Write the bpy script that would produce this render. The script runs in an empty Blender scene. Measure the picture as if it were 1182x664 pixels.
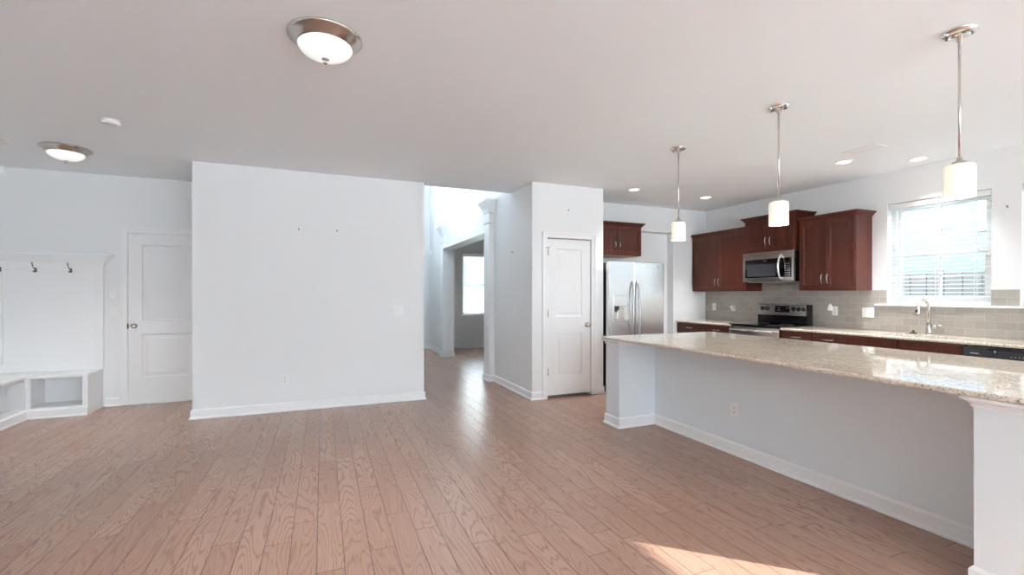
import bpy, bmesh, math, random
from mathutils import Vector, Matrix
random.seed(4)
C = bpy.context.scene
COL = C.collection
PI = math.pi

# ------------------------------------------------------------------ camera, world, sun, exposure
CAM_H = 1.325
cam_d = bpy.data.cameras.new('camera'); cam = bpy.data.objects.new('camera', cam_d); COL.objects.link(cam)
cam.location = (0, 0, CAM_H); cam.rotation_euler = (PI/2, 0, -math.radians(22.49))
cam_d.sensor_width = 36; cam_d.lens = 529/1182*36; cam_d.shift_y = 8/1182; cam_d.clip_start = .02
C.camera = cam
C.view_settings.view_transform = 'Standard'; C.view_settings.look = 'None'
C.view_settings.gamma = 1; C.view_settings.use_curve_mapping = False
C.view_settings.exposure = 1.17
C.cycles.use_denoising = True
C.cycles.max_bounces = 12; C.cycles.diffuse_bounces = 8; C.cycles.glossy_bounces = 5
C.cycles.transparent_max_bounces = 16
C.cycles.sample_clamp_indirect = 6
SKY = 17.0
wd = bpy.data.worlds.new('sky'); C.world = wd; wd.use_nodes = True
nt = wd.node_tree; nt.nodes.clear()
wo = nt.nodes.new('ShaderNodeOutputWorld'); bg = nt.nodes.new('ShaderNodeBackground')
tc = nt.nodes.new('ShaderNodeTexCoord'); sp = nt.nodes.new('ShaderNodeSeparateXYZ'); cr = nt.nodes.new('ShaderNodeValToRGB')
nt.links.new(tc.outputs['Generated'], sp.inputs[0]); nt.links.new(sp.outputs['Z'], cr.inputs[0])
cr.color_ramp.elements[0].position = 0.0; cr.color_ramp.elements[0].color = (.895, .955, 1.0, 1)
cr.color_ramp.elements[1].position = 0.6; cr.color_ramp.elements[1].color = (.72, .86, 1.0, 1)
nt.links.new(cr.outputs[0], bg.inputs[0]); bg.inputs[1].default_value = SKY
nt.links.new(bg.outputs[0], wo.inputs[0])
sun_d = bpy.data.lights.new('sun', 'SUN'); sun = bpy.data.objects.new('sun', sun_d); COL.objects.link(sun)
sun_d.energy = 13; sun_d.angle = math.radians(.6); sun_d.color = (1, .98, .96)
el = math.atan(.387); travel = Vector((-.735*math.cos(el), .678*math.cos(el), -math.sin(el)))
sun.rotation_euler = travel.to_track_quat('-Z', 'Y').to_euler(); sun.location = (20, -18, 12)

def bulb(name, loc, energy, col, kind='POINT', size=.06):
    d = bpy.data.lights.new(name, kind); o = bpy.data.objects.new(name, d); COL.objects.link(o)
    d.energy = energy; d.color = col; o.location = loc
    if kind == 'AREA': d.shape = 'DISK'; d.size = size*2; d.spread = math.radians(85)
    else: d.shadow_soft_size = size
def portal(loc, rot, sx, sy):
    d = bpy.data.lights.new('window_daylight', 'AREA'); d.shape = 'RECTANGLE'; d.size = sx; d.size_y = sy
    d.cycles.is_portal = True
    o = bpy.data.objects.new('window_daylight', d); COL.objects.link(o); o.location = loc; o.rotation_euler = rot

# ------------------------------------------------------------------ materials
class NT:
    def __init__(s, name):
        s.m = bpy.data.materials.new(name); s.m.use_nodes = True
        s.t = s.m.node_tree; s.b = s.t.nodes['Principled BSDF']; s.out = s.t.nodes['Material Output']
    def n(s, typ, **kw):
        n = s.t.nodes.new(typ)
        for k, v in kw.items(): setattr(n, k, v)
        return n
    def l(s, a, b): s.t.links.new(a, b)
    def val(s, sock, v):
        if isinstance(v, (int, float)): sock.default_value = v
        elif isinstance(v, tuple): sock.default_value = v
        else: s.l(v, sock)
    def math(s, op, a, b=0.0, c=0.0):
        n = s.n('ShaderNodeMath', operation=op)
        s.val(n.inputs[0], a); s.val(n.inputs[1], b)
        if len(n.inputs) > 2: s.val(n.inputs[2], c)
        return n.outputs[0]
    def pos(s): return s.n('ShaderNodeNewGeometry').outputs['Position']
    def xyz(s, v):
        n = s.n('ShaderNodeSeparateXYZ'); s.l(v, n.inputs[0]); return n.outputs
    def comb(s, x, y, z):
        n = s.n('ShaderNodeCombineXYZ'); s.val(n.inputs[0], x); s.val(n.inputs[1], y); s.val(n.inputs[2], z); return n.outputs[0]
    def noise(s, vec, scale=5, detail=2, rough=.5, dim='3D', w=None, dist=0):
        n = s.n('ShaderNodeTexNoise', noise_dimensions=dim)
        s.l(vec, n.inputs['Vector']); n.inputs['Scale'].default_value = scale
        n.inputs['Detail'].default_value = detail; n.inputs['Roughness'].default_value = rough; n.inputs['Distortion'].default_value = dist
        if w is not None: s.val(n.inputs['W'], w)
        return n.outputs['Fac']
    def ramp(s, f, stops):
        n = s.n('ShaderNodeValToRGB'); s.l(f, n.inputs[0]); e = n.color_ramp.elements
        while len(e) < len(stops): e.new(.5)
        for i, (p, c) in enumerate(stops):
            e[i].position = p; e[i].color = c if len(c) == 4 else (*c, 1)
        return n.outputs[0]
    def mix(s, f, a, b, mode='MIX'):
        n = s.n('ShaderNodeMix', data_type='RGBA', blend_type=mode)
        s.val(n.inputs[0], f)
        for i, v in ((6, a), (7, b)):
            if isinstance(v, tuple): n.inputs[i].default_value = v if len(v) == 4 else (*v, 1)
            else: s.l(v, n.inputs[i])
        return n.outputs[2]
    def bump(s, h, strength=.2, dist=.01):
        n = s.n('ShaderNodeBump'); n.inputs['Strength'].default_value = strength; n.inputs['Distance'].default_value = dist
        s.l(h, n.inputs['Height']); s.l(n.outputs[0], s.b.inputs['Normal'])
    def set(s, **kw):
        for k, v in kw.items():
            k = {'col': 'Base Color', 'rough': 'Roughness', 'metal': 'Metallic', 'coat': 'Coat Weight', 'crough': 'Coat Roughness',
                 'spec': 'Specular IOR Level', 'emc': 'Emission Color', 'ems': 'Emission Strength', 'aniso': 'Anisotropic'}[k]
            if isinstance(v, tuple) and len(v) == 3: v = (*v, 1)
            s.val(s.b.inputs[k], v)
        return s

def paint(name, col, rough=.6, bump=.05, scale=300, spec=.3):
    N = NT(name); p = N.pos(); f = N.noise(p, scale, 2)
    g = N.noise(p, 1.3, 2)
    c = N.mix(N.math('MULTIPLY', g, .06), (*col, 1), tuple(x*.9 for x in col))
    N.set(col=c, rough=rough, spec=spec); N.bump(f, bump, .002); return N.m
def plain(name, col, rough=.5, metal=0, **kw):
    N = NT(name); f = N.noise(N.n('ShaderNodeTexCoord').outputs['Object'], 40, 2)
    N.set(col=N.mix(N.math('MULTIPLY', f, .12), (*col, 1), tuple(x*.8 for x in col)), rough=rough, metal=metal, **kw); return N.m

M = {}
M['wall'] = paint('wall_paint', (.82, .825, .825), .65, .08)
M['island'] = paint('wall_paint_cool_tint', (.765, .80, .825), .55, .06)  # wall paint with the cool daylight tint and dimming put into its colour
M['ceiling'] = paint('ceiling_paint', (.875, .912, .932), .8, .15, 160)
M['trim'] = paint('trim_paint', (.86, .86, .86), .35, .01, spec=.5)
M['door'] = paint('door_paint', (.84, .84, .84), .38, .01, spec=.5)
M['plastic'] = plain('white_plastic', (.86, .86, .85), .3)
M['slot'] = plain('dark_slot', (.03, .03, .03), .5)
M['greyplastic'] = plain('grey_plastic', (.35, .35, .35), .5)
M['nickel'] = plain('brushed_nickel', (.62, .59, .55), .22, 1)
M['chrome'] = plain('chrome', (.82, .82, .82), .12, 1)
M['black'] = plain('black_enamel', (.012, .012, .015), .15)
M['blackglass'] = plain('black_glass', (.006, .006, .008), .04, coat=1.0)
M['ovenglass'] = plain('oven_glass', (.06, .06, .07), .10)
M['pewter'] = plain('pewter', (.22, .21, .20), .25, 1)
M['steeldark'] = plain('polished_steel', (.42, .42, .43), .16, 1)
M['bronze'] = plain('dark_bronze_plastic', (.035, .028, .025), .45)
M['screw'] = plain('screw_metal', (.18, .17, .16), .4, 1)

def stainless(name, col, axis, rough=.3):
    N = NT(name); x = N.xyz(N.pos())
    v = N.comb(N.math('MULTIPLY', x[0], 600 if axis == 'z' else 4), N.math('MULTIPLY', x[1], 600 if axis == 'z' else 4), N.math('MULTIPLY', x[2], 4 if axis == 'z' else 600))
    f = N.noise(v, 1, 2)
    N.set(col=N.mix(f, (*col, 1), tuple(c*.85 for c in col)), metal=1, rough=N.math('ADD', N.math('MULTIPLY', f, .05), rough-.045))
    N.bump(f, .03, .001); return N.m
M['steel'] = stainless('stainless_steel', (.88, .865, .84), 'z', .25)
M['steelh'] = stainless('stainless_steel_horizontal_grain', (.76, .73, .69), 'y', .26)

def floor_mat():
    N = NT('hand_scraped_oak_planks'); x = N.xyz(N.pos()); W = .127
    u = N.math('DIVIDE', N.math('ADD', x[0], 40.03), W); row = N.math('FLOOR', u); fu = N.math('FRACT', u)
    wn = N.n('ShaderNodeTexWhiteNoise', noise_dimensions='1D'); N.l(row, wn.inputs['W']); r1 = wn.outputs['Value']
    L = N.math('ADD', N.math('MULTIPLY', r1, .5), .75)
    v = N.math('DIVIDE', N.math('ADD', N.math('ADD', x[1], 40), N.math('MULTIPLY', r1, 7.3)), L)
    idx = N.math('FLOOR', v); fv = N.math('FRACT', v)
    wn2 = N.n('ShaderNodeTexWhiteNoise', noise_dimensions='2D'); N.l(N.comb(row, idx, 0), wn2.inputs['Vector']); r2 = wn2.outputs['Value']
    # gaps
    eu = N.math('MULTIPLY', N.math('MINIMUM', fu, N.math('SUBTRACT', 1, fu)), W)
    ev = N.math('MULTIPLY', N.math('MINIMUM', fv, N.math('SUBTRACT', 1, fv)), L)
    e = N.math('MINIMUM', eu, ev)
    mr = N.n('ShaderNodeMapRange', interpolation_type='SMOOTHSTEP'); N.l(e, mr.inputs['Value']); mr.inputs['From Min'].default_value = .0004; mr.inputs['From Max'].default_value = .0024
    solid = mr.outputs['Result']
    # cathedral grain: contour lines of a stretched noise, different on every plank
    vec = N.comb(N.math('MULTIPLY', x[0], 7.5), N.math('MULTIPLY', x[1], .95), N.math('MULTIPLY', r2, 37))
    n1 = N.math('ADD', N.noise(vec, 1.0, 1.5, .45, dist=.25), N.math('MULTIPLY', N.noise(N.comb(N.math('MULTIPLY', x[0], 90), N.math('MULTIPLY', x[1], 11), r2), 1, 2, .6), .022))
    ring = N.math('FRACT', N.math('MULTIPLY', n1, 21))
    tri = N.math('ABSOLUTE', N.math('SUBTRACT', N.math('MULTIPLY', ring, 2), 1))
    line = N.ramp(tri, [(0, (0, 0, 0)), (.55, (.06, .06, .06)), (.82, (.55, .55, .55)), (.95, (1, 1, 1))])
    pv = N.comb(N.math('MULTIPLY', x[0], 260), N.math('MULTIPLY', x[1], 9), r2)
    pores = N.noise(pv, 1, 2, .6)
    porem = N.ramp(pores, [(.45, (0, 0, 0)), (.72, (1, 1, 1))])
    grain = N.math('MULTIPLY', line, N.math('ADD', N.math('MULTIPLY', porem, .5), .5))
    base = N.mix(r2, (.345, .200, .142), (.40, .242, .176))
    c1 = N.mix(N.math('MULTIPLY', N.math('MULTIPLY', grain, N.math('ADD', N.math('MULTIPLY', r2, .5), .6)), .75), base, (.15, .066, .040))
    c1 = N.mix(N.math('MULTIPLY', porem, .12), c1, (.20, .09, .055))
    c2 = N.mix(solid, (.055, .025, .016), c1)
    lo = N.noise(N.comb(N.math('MULTIPLY', x[0], 14), N.math('MULTIPLY', x[1], 3), r2), 1, 2)
    N.set(col=c2, rough=N.math('ADD', N.math('MULTIPLY', lo, .03), .235), spec=.5)
    h = N.math('ADD', N.math('MULTIPLY', solid, .8), N.math('ADD', N.math('MULTIPLY', lo, .9), N.math('MULTIPLY', grain, -.35)))
    N.bump(h, .16, .006)
    return N.m
M['floor'] = floor_mat()

def granite():
    N = NT('beige_granite'); p = N.pos(); x = N.xyz(p)
    a = N.noise(p, 60, 4, .7); b = N.noise(p, 170, 3, .6)
    st = N.noise(N.comb(N.math('MULTIPLY', x[0], 9), N.math('MULTIPLY', x[1], 2.5), x[2]), 1, 3, .6, dist=.6)
    c = N.ramp(a, [(.28, (.30, .21, .16)), (.40, (.58, .49, .395)), (.55, (.78, .705, .605)), (.75, (.85, .80, .72))])
    c = N.mix(N.ramp(st, [(.5, (0, 0, 0)), (.8, (1, 1, 1))]), c, (.60, .49, .38))
    vo = N.n('ShaderNodeTexVoronoi'); N.l(p, vo.inputs['Vector']); vo.inputs['Scale'].default_value = 140
    d = N.math('LESS_THAN', N.xyz(vo.outputs['Color'])[0], .17)
    c = N.mix(N.math('MULTIPLY', d, N.ramp(b, [(.45, (0, 0, 0)), (.6, (1, 1, 1))])), c, (.06, .042, .035))
    N.set(col=c, rough=.035, spec=.5); return N.m
M['granite'] = granite()

def tile():
    N = NT('grey_glazed_subway_tile'); x = N.xyz(N.pos())
    br = N.n('ShaderNodeTexBrick'); br.offset = .5
    u = N.math('ADD', x[1], x[0])
    N.l(N.comb(u, N.math('SUBTRACT', x[2], .9), 0), br.inputs['Vector'])
    br.inputs['Color1'].default_value = (.365, .335, .30, 1); br.inputs['Color2'].default_value = (.425, .395, .355, 1)
    br.inputs['Mortar'].default_value = (.50, .47, .43, 1)
    br.inputs['Scale'].default_value = 1; br.inputs['Brick Width'].default_value = .155; br.inputs['Row Height'].default_value = .0792
    br.inputs['Mortar Size'].default_value = .0018; br.inputs['Mortar Smooth'].default_value = .3
    n = N.noise(N.pos(), 13, 1)
    N.set(col=br.outputs['Color'], rough=N.math('ADD', N.math('MULTIPLY', br.outputs['Fac'], .4), .07), spec=.5)
    N.bump(N.math('SUBTRACT', N.math('MULTIPLY', n, 1.4), N.math('MULTIPLY', br.outputs['Fac'], .5)), .55, .006); return N.m
M['tile'] = tile()

def cherry():
    N = NT('dark_cherry_stain'); x = N.xyz(N.n('ShaderNodeTexCoord').outputs['Object'])
    v = N.comb(N.math('MULTIPLY', x[0], 40), N.math('MULTIPLY', x[1], 40), N.math('MULTIPLY', x[2], 2.5))
    f = N.noise(v, 1, 4, .6)
    g = N.noise(N.pos(), 6, 2)
    c = N.ramp(f, [(.3, (.055, .0105, .0050)), (.7, (.115, .024, .0115))])
    c = N.mix(N.math('MULTIPLY', g, .4), c, (.05, .011, .006))
    N.set(col=c, rough=.36, spec=.35, coat=.08, crough=.2); return N.m
M['cherry'] = cherry()
M['raw'] = plain('unfinished_maple', (.62, .47, .30), .6)
M['kick'] = plain('dark_toe_kick', (.012, .006, .005), .5)

def glass(name, tint=(1, 1, 1), gl=.06):
    N = NT(name); tr = N.n('ShaderNodeBsdfTransparent'); tr.inputs[0].default_value = (*tint, 1)
    g = N.n('ShaderNodeBsdfGlossy'); g.inputs['Roughness'].default_value = .02
    mx = N.n('ShaderNodeMixShader'); mx.inputs[0].default_value = gl
    N.l(tr.outputs[0], mx.inputs[1]); N.l(g.outputs[0], mx.inputs[2]); N.l(mx.outputs[0], N.out.inputs['Surface']); return N.m
M['pane'] = glass('window_glass', (.96, .98, .98))
def slat():
    N = NT('white_blind_slat'); N.set(col=(.88, .88, .87), rough=.45)
    f = N.noise(N.pos(), 60, 1); N.bump(f, .02, .001)
    t = N.n('ShaderNodeBsdfTranslucent'); t.inputs[0].default_value = (.85, .85, .83, 1)
    mx = N.n('ShaderNodeMixShader'); mx.inputs[0].default_value = .3
    N.l(N.b.outputs[0], mx.inputs[1]); N.l(t.outputs[0], mx.inputs[2]); N.l(mx.outputs[0], N.out.inputs['Surface']); return N.m
M['slat'] = slat()
def glow(name, col, st, base=(.9, .9, .88), rough=.3):
    N = NT(name); lw = N.n('ShaderNodeLayerWeight'); lw.inputs[0].default_value = .35
    f = N.noise(N.pos(), 14, 2, dist=.8)
    s = N.math('MULTIPLY', N.math('SUBTRACT', 1.08, N.math('MULTIPLY', lw.outputs['Facing'], .75)), N.math('MULTIPLY', N.math('ADD', N.math('MULTIPLY', f, .3), .85), st))
    N.set(col=base, rough=rough, emc=(*col, 1), ems=s); return N.m
M['dome'] = glow('lit_alabaster_glass', (1, .98, .95), .40, (.6, .6, .59))
M['shade'] = glow('lit_frosted_shade', (1, .88, .66), .36, (.5, .5, .48))
M['can'] = glow('lit_recessed_lens', (1, .96, .88), 3.0)
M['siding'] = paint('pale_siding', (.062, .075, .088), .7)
M['blocker_grey'] = paint('light_blocker_grey', (.42, .42, .42), .8)  # even grey of the unseen blocks added behind the camera
M['roof'] = paint('grey_shingles', (.12, .12, .13), .9)
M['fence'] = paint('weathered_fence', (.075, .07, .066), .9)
M['grass'] = paint('pale_bounce_yard', (.78, .78, .77), .95)  # yard made pale to bounce daylight up onto the ceiling
M['grass2'] = paint('mown_grass', (.07, .10, .04), .95)

# ------------------------------------------------------------------ mesh helpers
class B:
    """collects shapes given in world metres; build() links them as one mesh object"""
    def __init__(s): s.bm = bmesh.new()
    def quad(s, pts, smooth=False):
        f = s.bm.faces.new([s.bm.verts.new(p) for p in pts]); f.smooth = smooth; return f
    def box(s, x0, x1, y0, y1, z0, z1, b=0.0, seg=2):
        x0, x1 = min(x0, x1), max(x0, x1); y0, y1 = min(y0, y1), max(y0, y1); z0, z1 = min(z0, z1), max(z0, z1)
        v = [s.bm.verts.new((x, y, z)) for z in (z0, z1) for x, y in ((x0, y0), (x1, y0), (x1, y1), (x0, y1))]
        fs = [s.bm.faces.new([v[i] for i in f]) for f in ((3, 2, 1, 0), (4, 5, 6, 7), (0, 1, 5, 4), (1, 2, 6, 5), (2, 3, 7, 6), (3, 0, 4, 7))]
        if b:
            es = list({e for f in fs for e in f.edges})
            bmesh.ops.bevel(s.bm, geom=es, offset=min(b, .45*min(x1-x0, y1-y0, z1-z0)), segments=seg, profile=.6, affect='EDGES')
        return s
    def lathe(s, prof, c, axis='z', n=32, smooth=True):
        """prof: (radius, height) pairs along axis, c: centre"""
        c = Vector(c); rings = []
        for r, h in prof:
            if r < 1e-6: rings.append([s.bm.verts.new(c + s._ax(0, 0, h, axis))])
            else: rings.append([s.bm.verts.new(c + s._ax(r*math.cos(2*PI*i/n), r*math.sin(2*PI*i/n), h, axis)) for i in range(n)])
        for a, b in zip(rings, rings[1:]):
            for i in range(n):
                j = (i+1) % n
                if len(a) == 1 and len(b) == 1: continue
                vs = [a[0], b[j], b[i]] if len(a) == 1 else [a[i], a[j], b[0]] if len(b) == 1 else [a[i], a[j], b[j], b[i]]
                f = s.bm.faces.new(vs); f.smooth = smooth
        for r in (rings[0], rings[-1]):
            if len(r) > 1: s.bm.faces.new(r)
        return s
    @staticmethod
    def _ax(a, b, h, axis):
        return Vector((a, b, h)) if axis == 'z' else Vector((h, a, b)) if axis == 'x' else Vector((a, h, b))
    def tube(s, pts, r, n=10, closed_ends=True):
        pts = [Vector(p) for p in pts]; rs = r if isinstance(r, (list, tuple)) else [r]*len(pts); rings = []
        up = None
        for i, p in enumerate(pts):
            t = (pts[min(i+1, len(pts)-1)] - pts[max(i-1, 0)]).normalized()
            if up is None: up = t.orthogonal().normalized()
            up = (up - t*up.dot(t)).normalized(); sd = t.cross(up)
            rings.append([s.bm.verts.new(p + (up*math.cos(2*PI*k/n) + sd*math.sin(2*PI*k/n))*rs[i]) for k in range(n)])
        for a, b in zip(rings, rings[1:]):
            for k in range(n):
                f = s.bm.faces.new([a[k], a[(k+1) % n], b[(k+1) % n], b[k]]); f.smooth = True
        s.bm.faces.new(rings[0]); s.bm.faces.new(rings[-1]); return s
    def loft(s, loops, cap0=True, cap1=True):
        rs = [[s.bm.verts.new(p) for p in l] for l in loops]; n = len(rs[0])
        for a, b in zip(rs, rs[1:]):
            for k in range(n): s.bm.faces.new([a[k], a[(k+1) % n], b[(k+1) % n], b[k]])
        if cap0: s.bm.faces.new(rs[0])
        if cap1: s.bm.faces.new(rs[-1])
        return s
    def sweep(s, path, prof, closed=False):
        """moulding: profile (out, z) swept along an xy path, out = to the right of travel, mitred"""
        P = [Vector((p[0], p[1])) for p in path]; n = len(P); loops = []
        for i, p in enumerate(P):
            def nrm(a, b):
                d = (b-a).normalized(); return Vector((d.y, -d.x))
            if closed: na, nb = nrm(P[i-1], p), nrm(p, P[(i+1) % n])
            else:
                na = nrm(P[i-1], p) if i else nrm(p, P[1]); nb = nrm(p, P[i+1]) if i < n-1 else na
            m = (na+nb); m = m/(1+na.dot(nb))
            loops.append([(p.x+m.x*o, p.y+m.y*o, z) for o, z in prof])
        if closed: loops.append(loops[0])
        return s.loft(loops, not closed, not closed)
    def crown(s, x0, x1, y0, y1, prof, sides):
        """stacked rectangles growing outwards; prof (z, out); sides = (x-, x+, y-, y+) flags"""
        a, b, c, d = sides
        return s.loft([[(x0-o*a, y0-o*c, z), (x1+o*b, y0-o*c, z), (x1+o*b, y1+o*d, z), (x0-o*a, y1+o*d, z)] for z, o in prof])

def root_loc(o):
    while o.parent: o = o.parent
    return Vector(o.location)
def finish(b, name, mat, parent=None, loc=None):
    bm = b.bm
    bmesh.ops.recalc_face_normals(bm, faces=bm.faces)
    if parent is not None: L = root_loc(parent)
    elif loc is not None: L = Vector(loc)
    else:
        xs = [v.co for v in bm.verts]
        L = Vector(((min(v.x for v in xs)+max(v.x for v in xs))/2, (min(v.y for v in xs)+max(v.y for v in xs))/2, min(v.z for v in xs)))
    bmesh.ops.translate(bm, verts=bm.verts, vec=-L)
    me = bpy.data.meshes.new(name); bm.to_mesh(me); bm.free()
    for m in (mat if isinstance(mat, list) else [mat]): me.materials.append(m)
    o = bpy.data.objects.new(name, me); COL.objects.link(o)
    if parent is not None: o.parent = parent
    else: o.location = L
    return o
def tag(o, label=None, cat=None, group=None, kind=None):
    if label: o['label'] = label
    if cat: o['category'] = cat
    if group: o['group'] = group
    if kind: o['kind'] = kind
    return o
def thing(name, loc, label, cat, group=None):
    o = bpy.data.objects.new(name, None); COL.objects.link(o); o.location = loc; o.empty_display_size = .1
    return tag(o, label, cat, group)
def struct(name, b, mat, label, cat='structure', parent=None):
    o = finish(b, name, mat, parent)
    if parent is None: tag(o, label, cat, kind='structure')
    return o
def copy_thing(root, loc, label, rz=None):
    r = root.copy(); COL.objects.link(r); r.location = loc; r['label'] = label
    if rz is not None: r.rotation_euler = (0, 0, rz)
    for ch in list(root.children):
        c = ch.copy(); COL.objects.link(c); c.parent = r
        for g in list(ch.children):
            d = g.copy(); COL.objects.link(d); d.parent = c
    return r
def wall_cells(b, axis, t0, t1, a0, a1, z0, z1, holes):
    """wall slab: thickness t0..t1, running a0..a1 along the other axis, with rectangular holes (a0,a1,z0,z1)"""
    A = sorted({a0, a1, *[h[0] for h in holes], *[h[1] for h in holes]}); Z = sorted({z0, z1, *[h[2] for h in holes], *[h[3] for h in holes]})
    for i in range(len(A)-1):
        run = None
        for k in range(len(Z)-1):
            am, zm = (A[i]+A[i+1])/2, (Z[k]+Z[k+1])/2
            inside = any(h[0] < am < h[1] and h[2] < zm < h[3] for h in holes)
            if not inside: run = (run[0] if run else Z[k], Z[k+1])
            if run and (inside or k == len(Z)-2):
                if axis == 'x': b.box(t0, t1, A[i], A[i+1], run[0], run[1])
                else: b.box(A[i], A[i+1], t0, t1, run[0], run[1])
                run = None
    return b

# key dimensions (metres, camera stands at the origin)
H = 2.74
XL, XR, YB = -3.32, 6.06, -5.2
W1Y0, W1Y1, W1XL, W1XR = 5.79, 5.93, -1.275, 1.19
PX0, PX1, PY = 2.43, 3.48, 5.21
KY = 5.97
LY = 6.84
FY = 11.18

# ------------------------------------------------------------------ room shell
struct('floor', B().box(XL-.3, XR+.2, YB-.2, FY+.3, -.12, 0), M['floor'], 'reddish brown oak plank floor')
b = B(); b.box(XL-.2, XR+.2, YB-.2, W1Y1, H, H+.18); b.box(XL-.2, 1.05, W1Y1, LY+.2, H, H+.18); b.box(PX0+.165, XR+.2, W1Y1, 6.30, H, H+.18)
struct('ceiling', b, M['ceiling'], 'flat white ceiling')
struct('wall_center', B().box(W1XL, W1XR, W1Y0, W1Y1, 0, H), M['wall'], 'blank white partition wall in the middle')
struct('wall_entry', B().box(XL-.15, -1.0, LY, LY+.14, 0, H), M['wall'], 'white wall with the left door and hook panel')
struct('wall_left', B().box(XL-.15, XL, YB, LY, 0, H), M['wall'], 'white wall at the far left edge')
struct('wall_hall', B().box(-1.1, -1.0, W1Y1, LY, 0, H), M['wall'], 'unseen wall added behind the partition against light leaks')  # unseen wall added to keep foyer light out of the hall
b = wall_cells(B(), 'y', PY, PY+.11, PX0, PX1, 0, H, [(2.640, 3.288, -.01, 2.048)])
b.box(PX1-.1, PX1, PY+.11, 6.15, 0, H)
b.box(PX0, PX0+.12, PY+.11, W1Y1, 0, H)
b.box(PX0+.12, PX1-.1, 6.05, 6.15, 0, H)
b.box(PX0, PX0+.16, W1Y1, 6.815, 0, 5.3)
struct('wall_pantry', b, M['wall'], 'white box of walls around the pantry closet')
b = B(); b.box(5.35, XR+.15, KY, KY+.33, 0, H); b.box(PX1, 5.35, KY, KY+.33, 2.335, H); b.box(PX1, 5.35, 6.11, 6.30, 0, 2.335)
struct('wall_kitchen', b, M['wall'], 'white kitchen end wall with the refrigerator recess')
WK = (2.352, 3.248, 1.215, 2.366); WK2 = (1.24, 2.143, 1.215, 2.366); WP = (-2.85, -1.9, .05, 2.47)
b = wall_cells(B(), 'x', XR, XR+.16, YB, KY, 0, H, [WK, WK2, WP])
struct('wall_right', b, M['wall'], 'white wall with the kitchen windows')
BW = [(-2.3, -1.75, .6, 2.5), (-.6, 1.8, .05, 2.55), (2.6, 5.4, .05, 2.55)]  # unseen rear windows, added and sized for the room's brightness
b = wall_cells(B(), 'y', YB-.16, YB, XL, XR, 0, H, BW)
struct('wall_back', b, M['wall'], 'white wall behind the camera with three added windows')
# two-storey foyer and dining room beyond the opening
FSH = (7.6, 8.7, 3.65, 4.6)  # unseen side opening added to brighten the foyer
b = wall_cells(B(), 'x', .9, 1.05, W1Y1, FY, 0, 5.3, [FSH]); b.box(.9, 2.6, W1Y1-.14, W1Y1, H+.18, 5.3)
struct('wall_foyer', b, M['wall'], 'white side wall of the foyer behind the partition')
FWH = [(1.15, 1.75, 3.6, 4.8), (1.2, 2.1, .02, 2.1)]  # upper opening added to light the foyer, lower one holds the front door
b = wall_cells(B(), 'y', FY, FY+.15, .9, 2.45, 0, 5.3, FWH)
struct('wall_front', b, M['wall'], 'white front wall at the end of the foyer')
b = B(); b.box(PX0+.01, PX0+.16, 6.815, 9.5, 2.325, 5.3); b.box(PX0+.01, PX0+.17, 9.5, FY+.15, 0, 5.3)
struct('wall_archway', b, M['wall'], 'white wall with the square opening to the dining room')
struct('ceiling_foyer', B().box(.9, 2.6, W1Y1-.14, FY+.15, 5.3, 5.42), M['ceiling'], 'high white foyer ceiling')
WD = (3.20, 4.25, .835, 2.33)
b = wall_cells(B(), 'y', 10.9, 11.05, PX0+.17, 5.6, 0, H, [WD])
b.box(5.6, 5.75, 6.30, 11.05, 0, H); b.box(PX0+.16, 5.6, 6.30, 6.42, 0, H)
struct('wall_dining', b, M['wall'], 'grey white walls of the dining room')
struct('ceiling_dining', B().box(PX0+.16, 5.75, 6.30, 11.05, H, H+.1), M['ceiling'], 'white dining room ceiling')

# window apertures: portals steer the sky sampling
for h in BW: portal(((h[0]+h[1])/2, YB-.17, (h[2]+h[3])/2), (PI/2, 0, 0), h[1]-h[0], h[3]-h[2])
for h in (WK, WK2, WP): portal((XR+.17, (h[0]+h[1])/2, (h[2]+h[3])/2), (0, PI/2, 0), h[3]-h[2], h[1]-h[0])
portal(((WD[0]+WD[1])/2, 11.07, (WD[2]+WD[3])/2), (-PI/2, 0, 0), WD[1]-WD[0], WD[3]-WD[2])
portal((.88, (FSH[0]+FSH[1])/2, (FSH[2]+FSH[3])/2), (0, -PI/2, 0), FSH[3]-FSH[2], FSH[1]-FSH[0])
portal((1.45, FY+.17, 4.2), (-PI/2, 0, 0), .6, 1.2)

# baseboards
BP = [(0, 0), (.026, 0), (.026, .010), (.020, .020), (.014, .024), (.014, .085), (.009, .094), (.004, .100), (0, .102)]
def baseboard(name, *paths):
    b = B()
    for p in paths: b.sweep(p, BP)
    struct('baseboard_'+name, b, M['trim'], 'white baseboard', 'baseboard')
baseboard('center', [(W1XL, W1Y1), (W1XL, W1Y0), (W1XR, W1Y0), (W1XR, W1Y1)])
baseboard('pantry', [(PX0, 6.57), (PX0, PY), (2.575, PY)], [(3.353, PY), (PX1, PY), (PX1, PY+.3)])
baseboard('entry', [(-2.37, LY), (-2.226, LY)], [(-1.20, LY), (-1.1, LY)])
baseboard('front', [(1.05, FY), (2.44, FY), (2.44, 9.86)])
baseboard('archway', [(2.60, 10.9), (2.60, 9.5)][::-1])
baseboard('dining', [(2.60, 10.9), (5.6, 10.9)])
baseboard('left', [(XL, 5.45), (XL, YB)][::-1])

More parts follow.
